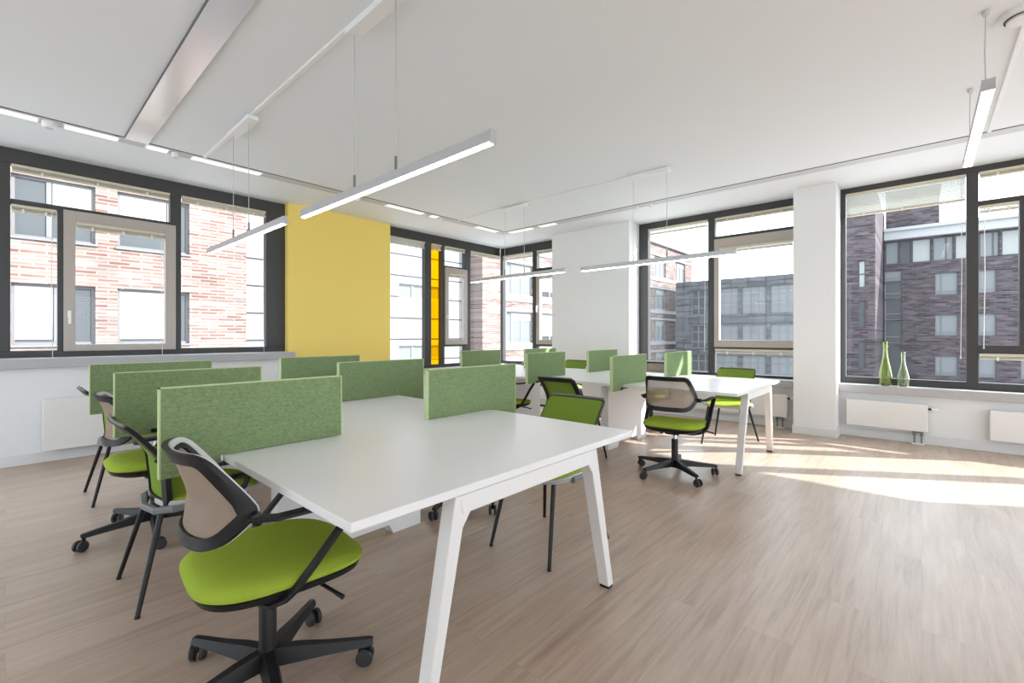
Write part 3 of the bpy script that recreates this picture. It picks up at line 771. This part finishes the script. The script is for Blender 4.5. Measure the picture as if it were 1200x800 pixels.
def make_swivel(name, label, base_rot):
    t = thing(name, label, 'swivel chair', group='black swivel chairs with lime seats')
    # seat: thin cushion on a black shell, narrower and rounder at the rear
    kw = dict(e=3.8, taper=.10)
    m = MB()
    m.loft([superring(.02, 0, .20, .205, .418, **kw), superring(.02, 0, .238, .236, .422, front=.004, **kw), superring(.02, 0, .258, .250, .434, front=.010, **kw), superring(.02, 0, .260, .251, .446, front=.014, **kw),
            superring(.02, 0, .246, .241, .459, front=.020, **kw), superring(.02, 0, .225, .220, .469, front=.022, **kw), superring(.02, 0, .17, .17, .473, front=.016, **kw), superring(.02, 0, .08, .08, .474, front=.004, **kw)])
    m.build('seat', M['lime'], t, smooth=True)
    m = MB(); m.loft([superring(.05, 0, .15, .15, .372, **kw), superring(.03, 0, .215, .205, .385, **kw), superring(.022, 0, .245, .238, .404, front=.004, **kw), superring(.02, 0, .252, .246, .426, front=.010, **kw), superring(.02, 0, .225, .225, .426, **kw)])
    m.build('seat_shell', M['black'], t, smooth=True)
    # back
    pts = [(-.188, .862), (.188, .862), (.285, .668), (.190, .572), (-.190, .572), (-.285, .668)]
    path = rounded_path(pts, [.045, .045, .03, .06, .06, .03])
    tab = [(0.0, 0.0)]
    for i in range(1, 45):                              # the back wraps round: bend angle grows towards the arm pivots
        th = R(82)*min(1, (i*.0075)/.285)**1.5
        tab.append((tab[-1][0]+.0075*math.cos(th), tab[-1][1]+.0075*math.sin(th)))
    def wrap(v):
        i = min(abs(v)/.0075, 43.0); k = int(i); f = i-k
        return (math.copysign(tab[k][0]*(1-f)+tab[k+1][0]*f, v), tab[k][1]*(1-f)+tab[k+1][1]*f)
    def surf(v, z):
        y, dx = wrap(v); f = z-.70
        return (-.225+dx-.22*max(0, f)-.8*max(0, f)**2+.12*min(0, f), y, z)
    back_shell(t, path, surf, (0, .72), .036, .018, M['net'], M['black'])
    # arms
    for s in (-1, 1):
        px = surf(.277, .668); yp = px[1]+.014; y = .268*s
        P = [(px[0]-.015, yp*s, .664), (px[0]+.05, y, .664), (.06, y, .664), (.17, y, .664), (.20, y, .662), (.214, y, .654), (.212, y, .642), (.17, y, .606), (.13, y, .568), (.065, y, .495), (.01, .262*s, .432), (-.015, .25*s, .408), (-.045, .22*s, .390), (-.06, .17*s, .380), (-.06, .10*s, .378)]
        fl = [(.036, .015)]*5+[(.033, .015)]*10
        m = MB(); m.tube(P, None, flat=fl, up=(0, 0, 1)); m.build('armrest', M['black'], t)
        m = MB()
        m.loft([[(px[0]+.002+r*math.cos(2*PI*k/16), yy*s, .664+r*math.sin(2*PI*k/16)) for k in range(16)] for yy, r in ((yp-.02, .017), (yp+.016, .017), (yp+.019, .011))])
        m.build('arm_pivot', M['blackm'], t, smooth=True)
    m = MB(); m.tube([(.10, -.16, .385), (.13, -.25, .372), (.145, -.285, .362)], [.006, .006, .008], 8); m.build('lever', M['black'], t, smooth=True)
    m = MB(); m.box(-.09, .09, -.06, .06, .352, .390, .01); m.build('mechanism', M['black'], t)
    m = MB(); m.lathe([(.014, .28), (.014, .36)], 16); m.build('gas_lift', M['chrome'], t, smooth=True)
    m = MB(); m.lathe([(.033, .06), (.036, .085), (.030, .125), (.0275, .14), (.0275, .298), (.025, .303)], 20); m.build('column_sleeve', M['black'], t, smooth=True)
    # five-star base
    for k in range(5):
        a = base_rot+2*PI*k/5; RB = .335
        d = Vector((math.cos(a), math.sin(a), 0)); n = Vector((-d.y, d.x, 0))
        def sec(r, w, z0, z1): return [d*r+n*w+Vector((0, 0, z0)), d*r-n*w+Vector((0, 0, z0)), d*r-n*w*.55+Vector((0, 0, z1)), d*r+n*w*.55+Vector((0, 0, z1))]
        m = MB(); m.loft([sec(.018, .030, .072, .128), sec(.10, .028, .074, .122), sec(.20, .022, .074, .108), sec(RB-.005, .018, .072, .095), sec(RB+.012, .015, .074, .092)])
        sp = m.build('base_spoke', M['black'], t, smooth=True)
        # caster
        ca = a+.9+1.3*k
        cd = Vector((math.cos(ca), math.sin(ca), 0)); cn = Vector((-cd.y, cd.x, 0))
        c0 = d*RB
        m = MB(); m.tube([c0+Vector((0, 0, .045)), c0+Vector((0, 0, .076))], .009, 8)
        m.tube([c0+Vector((0, 0, .052)), c0-cd*.014+Vector((0, 0, .036))], .010, 8)
        m.build('caster_stem', M['black'], sp, smooth=True)
        wc = c0-cd*.016+Vector((0, 0, .030))
        for s in (-1, 1):
            rr = []
            for off_, r in ((.008, .022), (.009, .028), (.012, .030), (.021, .030), (.025, .026), (.026, .016)):
                rr.append([wc+cn*(s*off_)+cd*(r*math.cos(2*PI*q/18))+Vector((0, 0, r*math.sin(2*PI*q/18))) for q in range(18)])
            m = MB(); m.loft(rr); m.build('caster_wheel', M['tyre'], sp, smooth=True)
    return t

def make_fourleg(name, label):
    t = thing(name, label, 'chair', group='four-legged chairs with lime seats')
    m = MB()
    m.loft([superring(.045, 0, .17, .185, .444, front=.006), superring(.045, 0, .204, .217, .448, front=.012),
            superring(.045, 0, .206, .220, .459, front=.016), superring(.045, 0, .18, .195, .467, front=.016), superring(.045, 0, .08, .08, .469, front=.004)])
    m.build('seat', M['lime'], t, smooth=True)
    m = MB(); m.loft([superring(.04, 0, .14, .13, .400), superring(.04, 0, .185, .185, .408), superring(.04, 0, .215, .226, .424, front=.004), superring(.045, 0, .221, .235, .446, front=.012), superring(.045, 0, .217, .231, .452, front=.013), superring(.045, 0, .205, .219, .450, front=.012)])
    m.build('seat_shell', M['shell'], t, smooth=True)
    pts = [(-.205, .812), (.205, .812), (.205, .62), (.178, .415), (-.178, .415), (-.205, .62)]
    path = rounded_path(pts, [.03, .03, .03, .05, .05, .03])
    def surf(y, z):
        f = (z-.42)/.39
        return (-.165-.030*f-.29*max(0, f-.5)**1.3+.8*y*y*(1-.5*f), y, z)
    fr = back_shell(t, path, surf, (0, .63), .040, .022, M['gnet'], M['black'], liner=False)
    p0, p1 = surf(-.225, .812), surf(.225, .812)
    m = MB(); m.tube([surf(-.192+.384*i/12, .815) for i in range(13)], None, flat=(.014, .009), up=(1, 0, 0)); m.build('top_lip', M['grey'], fr)
    # green front cloth
    inn = inset(path, (0, .63), .006)
    tt = bmesh.new(); Rg = []
    for s in (1.0, .75, .5, .25):
        Rg.append([tt.verts.new(Vector(surf(y*s, .63+(z-.63)*s))+Vector((.0125, 0, 0))) for y, z in inn])
    n = len(inn)
    for a, b in zip(Rg, Rg[1:]):
        for k in range(n): tt.faces.new((a[k], a[(k+1) % n], b[(k+1) % n], b[k]))
    cv = tt.verts.new(Vector(surf(0, .63))+Vector((.0125, 0, 0)))
    for k in range(n): tt.faces.new((Rg[-1][k], Rg[-1][(k+1) % n], cv))
    m = MB(); m._merge(tt); m.build('back_cover', M['gnet'], t, smooth=True)
    # grey rear rim of the seat
    P = [(.10, -.238, .430), (-.05, -.232, .426), (-.13, -.20, .418), (-.185, -.14, .408), (-.205, 0, .402), (-.185, .14, .408), (-.13, .20, .418), (-.05, .232, .426), (.10, .238, .430)]
    m = MB(); m.tube(P, None, flat=(.030, .030)); m.build('seat_rim', M['grey'], t)
    for s in (-1, 1):
        m = MB(); m.tube([(.17, .165*s, .415), (.265, .208*s, .006)], [.013, .0095], 12); m.tube([(.265, .208*s, .0), (.265, .208*s, .008)], .0105, 12); m.build('leg', M['blackm'], t, smooth=True)
        m = MB(); m.tube([(-.165, .150*s, .412), (-.265, .235*s, .006)], [.013, .0095], 12); m.tube([(-.265, .235*s, .0), (-.265, .235*s, .008)], .0105, 12); m.build('leg', M['blackm'], t, smooth=True)
    return t
def add_arms(t):
    for s in (-1, 1):
        y = .268*s
        m = MB(); m.tube([(-.20, .235*s, .655), (-.15, y, .66), (.10, y, .668), (.155, y, .66), (.17, y, .63), (.165, y, .55), (.14, .26*s, .47), (.10, .235*s, .435), (.06, .20*s, .42)], None, flat=(.03, .015)); m.build('armrest', M['black'], t)


sw = make_swivel('swivel_chair', 'large swivel chair in the foreground with lime seat, its back to the left', R(41.5+5))
sw.location = (.605, 1.675, 0); sw.rotation_euler = (0, 0, R(-5))
fl = make_fourleg('stacking_chair', 'four-legged chair directly behind the foreground swivel chair, left of the desk')
fl.location = (.640, 2.71, 0)
def put(src, x, y, rz, label):
    c = copy_tree(src); c.location = (x, y, 0); c.rotation_euler = (0, 0, R(rz)); c['label'] = label
    return c
put(sw, .625, 3.53, -2, 'third chair back along the left desk edge, swivel base partly hidden by a four-legged chair')
put(fl, .675, 4.54, 0, 'four-legged chair farthest back at the left, near the left radiator')
put(sw, 2.16, 2.485, 158.5, 'swivel chair hidden behind the right foreground screen, only casters showing')
put(fl, 2.12, 1.62, 180, 'four-legged lime chair in the middle, its legs framed by the foreground desk leg')
c2 = make_swivel('swivel_chair', 'swivel chair with translucent beige back left of the right desk', R(82))
c2.location = (3.89, 1.595, 0); c2.rotation_euler = (0, 0, R(5))
put(fl, 3.68, 2.51, 0, 'four-legged chair with green net back, just behind the middle lime chair')
put(sw, 3.87, 3.60, 0, 'swivel chair third back on the left side of the right desk')
put(fl, 5.44, 1.61, 180, 'four-legged lime chair on the sunny window side of the right desk')
put(sw, 5.62, 2.62, 184, 'swivel chair on the window side of the right desk, seen through the underside')
put(fl, 5.62, 3.97, 180, 'lime chair in front of the white wall block, its back top showing')
put(sw, 5.60, 4.72, 178, 'swivel chair at the far corner of the right desk by the corner window')
add_arms(fl)

# ------------------------------------------------------------------ outside
mb = MB(); mb.box(-60, 120, -70, 80, -6.3, -6.0); struct('ground', mb, M['ground'])

def facade(name, label, ax, plane, a0, a1, z0, z1, depth, wallmat, wins, sign=1, recess=0.12, frame='exwhite', cut=True, roofmat=None):
    """building whose facade faces the room; wins: (a0,a1,z0,z1,style)"""
    t = thing(name, label, 'building', apt(ax, (a0+a1)/2, plane+depth/2, z0))
    L = t.location
    m = MB()
    zs = sorted(set([z0, z1]+[w[2] for w in wins]+[w[3] for w in wins]))
    for za, zb in zip(zs, zs[1:]):
        holes = sorted((w[0], w[1]) for w in wins if w[2] <= za+1e-6 and w[3] >= zb-1e-6)
        a = a0
        for h0, h1 in holes:
            if h0 > a: abox(m, ax, a, h0, plane, plane+.3, za, zb)
            a = max(a, h1)
        if a < a1: abox(m, ax, a, a1, plane, plane+.3, za, zb)
    abox(m, ax, a0, a1, plane+.3, plane+depth, z0, z1)
    m.build('wall', wallmat, t, off=(0, 0, 0)).location = tuple(-c for c in L)
    for w in wins:
        wa0, wa1, wz0, wz1, st = w
        d = plane+recess
        fm = M[st.get('frame', frame)]
        m = MB(); f = .07
        abox(m, ax, wa0, wa0+f, d, d+.06, wz0, wz1); abox(m, ax, wa1-f, wa1, d, d+.06, wz0, wz1)
        abox(m, ax, wa0+f, wa1-f, d, d+.06, wz0, wz0+f); abox(m, ax, wa0+f, wa1-f, d, d+.06, wz1-f, wz1)
        for s in st.get('split', ()):
            a = wa0+(wa1-wa0)*s; abox(m, ax, a-.05, a+.05, d-.01, d+.06, wz0+f, wz1-f)
        for s in st.get('hsplit', ()):
            z = wz0+(wz1-wz0)*s; abox(m, ax, wa0+f, wa1-f, d-.005, d+.06, z-.04, z+.04)
        if st.get('sill'): abox(m, ax, wa0-.05, wa1+.05, plane-.06, d+.06, wz0-.06, wz0)
        w_ = m.build('window', fm, t, off=L)
        m = MB(); abox(m, ax, wa0+f, wa1-f, d+.03, d+.04, wz0+f, wz1-f); m.build('pane', M[st.get('glass', 'exglass')], w_, off=L)
        if st.get('shade'):
            k = st['shade']; m = MB()
            q0, q1 = st.get('shade_at', (0, 1))
            abox(m, ax, wa0+(wa1-wa0)*q0+f, wa0+(wa1-wa0)*q1-f, d+.005, d+.028, wz1-f-(wz1-wz0-2*f)*k, wz1-f); m.build('roller_shade', M['exshade'], w_, off=L)
    if roofmat is not None:
        m = MB(); abox(m, ax, a0, a1, plane-.25, plane+depth, z1, z1+.35); m.build('cornice', roofmat, t, off=L)
    return t

wins = []
for r, z in enumerate((-4.75, -1.9, .95, 3.79, 6.62)):
    for a0, a1, st in ((.1, 1.72, dict(split=(.43,), shade=.55, shade_at=(.43, 1), sill=1)), (2.2, 3.96, dict(split=(.71,), shade=.7, shade_at=(0, .71), sill=1)),
                       (-2.1, -.5, dict(split=(.6,), sill=1)), (-4.4, -2.7, dict(split=(.4,), shade=.5, sill=1)), (-7.0, -5.2, dict(split=(.4,), sill=1))):
        st = dict(st); st['frame'] = 'greyr'; st['glass'] = 'exglassd'
        if r == 2:
            st['shade'] = .95
            if a0 == .1: st['split'] = (.52,); st['shade_at'] = (0, .52)
        wins.append((a0, a1, z, z+1.63, st))
facade('brick_building', 'sunlit red brick building opposite the left window', 'A', 17.5, -14, 5.62, -6, 9.2, 10, M['brickA'], wins, roofmat=M['pale'])
wins = []
for z in (-4.0, -1.05, 1.95, 4.85, 7.8):
    for a0, a1 in ((6.6, 8.6), (9.3, 11.2), (12.6, 15.2)):
        wins.append((a0, a1, z+1.05, z+1.75, dict(frame='exwhite', split=(.33, .66))))
facade('white_building', 'bright white panel building right of the yellow pillar', 'A', 18.6, 5.65, 17.05, -6, 9.5, 9, M['panelA'], wins)
wins = []
for z in (-4.95, -2.1, .75, 3.55, 6.45):
    a = 18.95
    while a < 45:
        wins.append((a, a+2.4, z, z+1.82, dict(frame='exwhite', split=(.25, .62), glass='exglassd' if int(a*3) % 2 else 'exglass', sill=1, shade=.8 if int(a*5) % 3 == 0 else .25, shade_at=(.25, 1))))
        a += 2.75 if a < 24 else 4.6
bb = facade('brick_block', 'sunlit brick block with white framed window bands behind the corner window', 'A', 17.5, 17.1, 47, -6, 9.3, 12, M['brickA'], wins, roofmat=M['pale'])
L = bb.location
for z in (-4.95, -2.1, .75, 3.55, 6.45):                # pale lintel band above and below each row of windows
    for z0, z1 in ((z-.38, z-.07), (z+1.83, z+2.02)):
        m = MB(); m.box(18.6, 46.9, 17.44, 17.52, z0, z1); m.build('pale_band', M['exwhite'], bb, off=L)
    for x0 in (18.6, 21.36, 24.11):
        m = MB(); m.box(x0, x0+.34, 17.45, 17.52, z-.07, z+1.83); m.build('pale_pier', M['exwhite'], bb, off=L)
wins = []
for z in (-5.2, -2.4, .1, 2.95):
    a = 5.0
    while a < 14.6:
        wins.append((a, a+1.75, z, z+2.0 if z < 2.5 else z+2.2, dict(frame='greyr', split=(.33, .66), glass='exglassd' if int(a*7) % 4 == 0 else 'exglass', hsplit=(.28, .7))))
        a += 2.05
facade('link_building', 'dark grey glazed link building seen left of the white column', 'B', 40, 4.7, 16.3, -6, 5.9, 3.8, M['panelB'], wins)
wins = [(3.19, 3.64, z, z+2.08, dict(frame='exdark', hsplit=(.5,), glass='exglassd' if z < 4 else 'exshade')) for z in (-4.3, -1.35, 1.8, 4.88)]
facade('brick_tower', 'dark brick tower with slit windows seen above the two bottles', 'B', 44, 2.61, 7.6, -6, 12.5, 12, M['brickB'], wins, frame='exdark')
k = 54/46
Z = lambda z: 1.2+(z-1.2)*k
wins = []
att = (6.72, 8.45)
for a0, a1, g, sp in ((1.30, 2.10, 'exglass', ()), (.58, 1.2, 'exdark', ()), (-.52, .54, 'exshade', ()), (-1.72, -.62, 'exglass', (.35,)), (-2.95, -1.80, 'exshade', ()), (-4.0, -3.03, 'exglass', (.3,)), (-5.2, -4.1, 'exshade', ()), (-6.4, -5.3, 'exglass', (.3,)), (-8.0, -6.5, 'exshade', ())):
    wins.append((a0*k, a1*k, Z(att[0]), Z(att[1]), dict(frame='exdark', glass=g, split=sp)))
for z0, z1 in ((4.2, 5.8), (1.2, 2.72), (-1.75, -.3), (-4.7, -3.2)):
    for a0, a1 in ((-1.95, -.75), (-3.85, -2.75), (-6.2, -5.0)):
        wins.append((a0*k, a1*k, Z(z0), Z(z1), dict(frame='greyr', split=(.72,), hsplit=(.15,), glass='exglass')))
for z0, z1, g in ((.6, 2.3, 'exglassd'), (2.4, 4.0, 'exdark'), (4.1, 5.3, 'exglassd'), (5.4, 6.2, 'exglass'), (-4.5, .4, 'exglassd')):
    wins.append((1.12*k, 2.15*k, Z(z0), Z(z1), dict(frame='greyr', glass=g, hsplit=(.3,))))
dk = facade('dark_brick_building', 'dark brick building with pale attic band seen through the right window', 'B', 54, -14, 2.55, -6, Z(8.55), 14, M['brickB'], wins, frame='exdark')
L = dk.location
m = MB(); m.box(53.4, 60, -14, 2.55, Z(8.55), Z(9.38)); m.box(53.2, 60, -14, 2.55, Z(9.38)-.25, Z(9.38)+.02); m.build('cornice', M['pale'], dk, off=L)
m = MB(); m.box(56.2, 66, -1.2, 2.55, Z(9.38), 14.5); rt = m.build('rooftop_storey', M['brickB'], dk); rt.location = -L
m = MB(); m.box(56.1, 66.1, -1.3, 2.55, 14.5, 14.8); m.build('roof_edge', M['greyr'], rt)

# ------------------------------------------------------------------ light
w = bpy.data.worlds.new('sky'); S.world = w; w.use_nodes = True
nt = w.node_tree; bg = nt.nodes['Background']
bg.inputs[0].default_value = (0.80, 0.905, 1.0, 1); bg.inputs[1].default_value = 3.3
sd = bpy.data.lights.new('sun', 'SUN'); sd.energy = 8.8; sd.angle = R(0.6); sd.color = (1.0, 0.985, 0.96)
so = bpy.data.objects.new('sun', sd); COL.objects.link(so)
so.rotation_euler = Vector((-1.0, 1.58, -1.1)).to_track_quat('-Z', 'Y').to_euler()
so.location = (20, -30, 30)

# ------------------------------------------------------------------ camera
cd = bpy.data.cameras.new('camera'); cam = bpy.data.objects.new('camera', cd); COL.objects.link(cam)
cd.sensor_width = 36; cd.lens = 36*534/1200; cd.shift_y = -7/1200; cd.clip_start = 0.05; cd.clip_end = 400
cam.location = (0, 0, 1.2)
cam.rotation_euler = Vector((.7437, .6685, 0)).to_track_quat('-Z', 'Y').to_euler()
S.camera = cam
S.view_settings.view_transform = 'Standard'
S.view_settings.look = 'None'
S.view_settings.exposure = 0.53
S.view_settings.gamma = 1.0
S.view_settings.use_curve_mapping = False
S.cycles.use_denoising = True
S.cycles.max_bounces = 12
S.cycles.diffuse_bounces = 6
S.cycles.transparent_max_bounces = 24
S.cycles.caustics_reflective = False
S.cycles.caustics_refractive = False
S.cycles.sample_clamp_indirect = 8
bpy.context.view_layer.update()
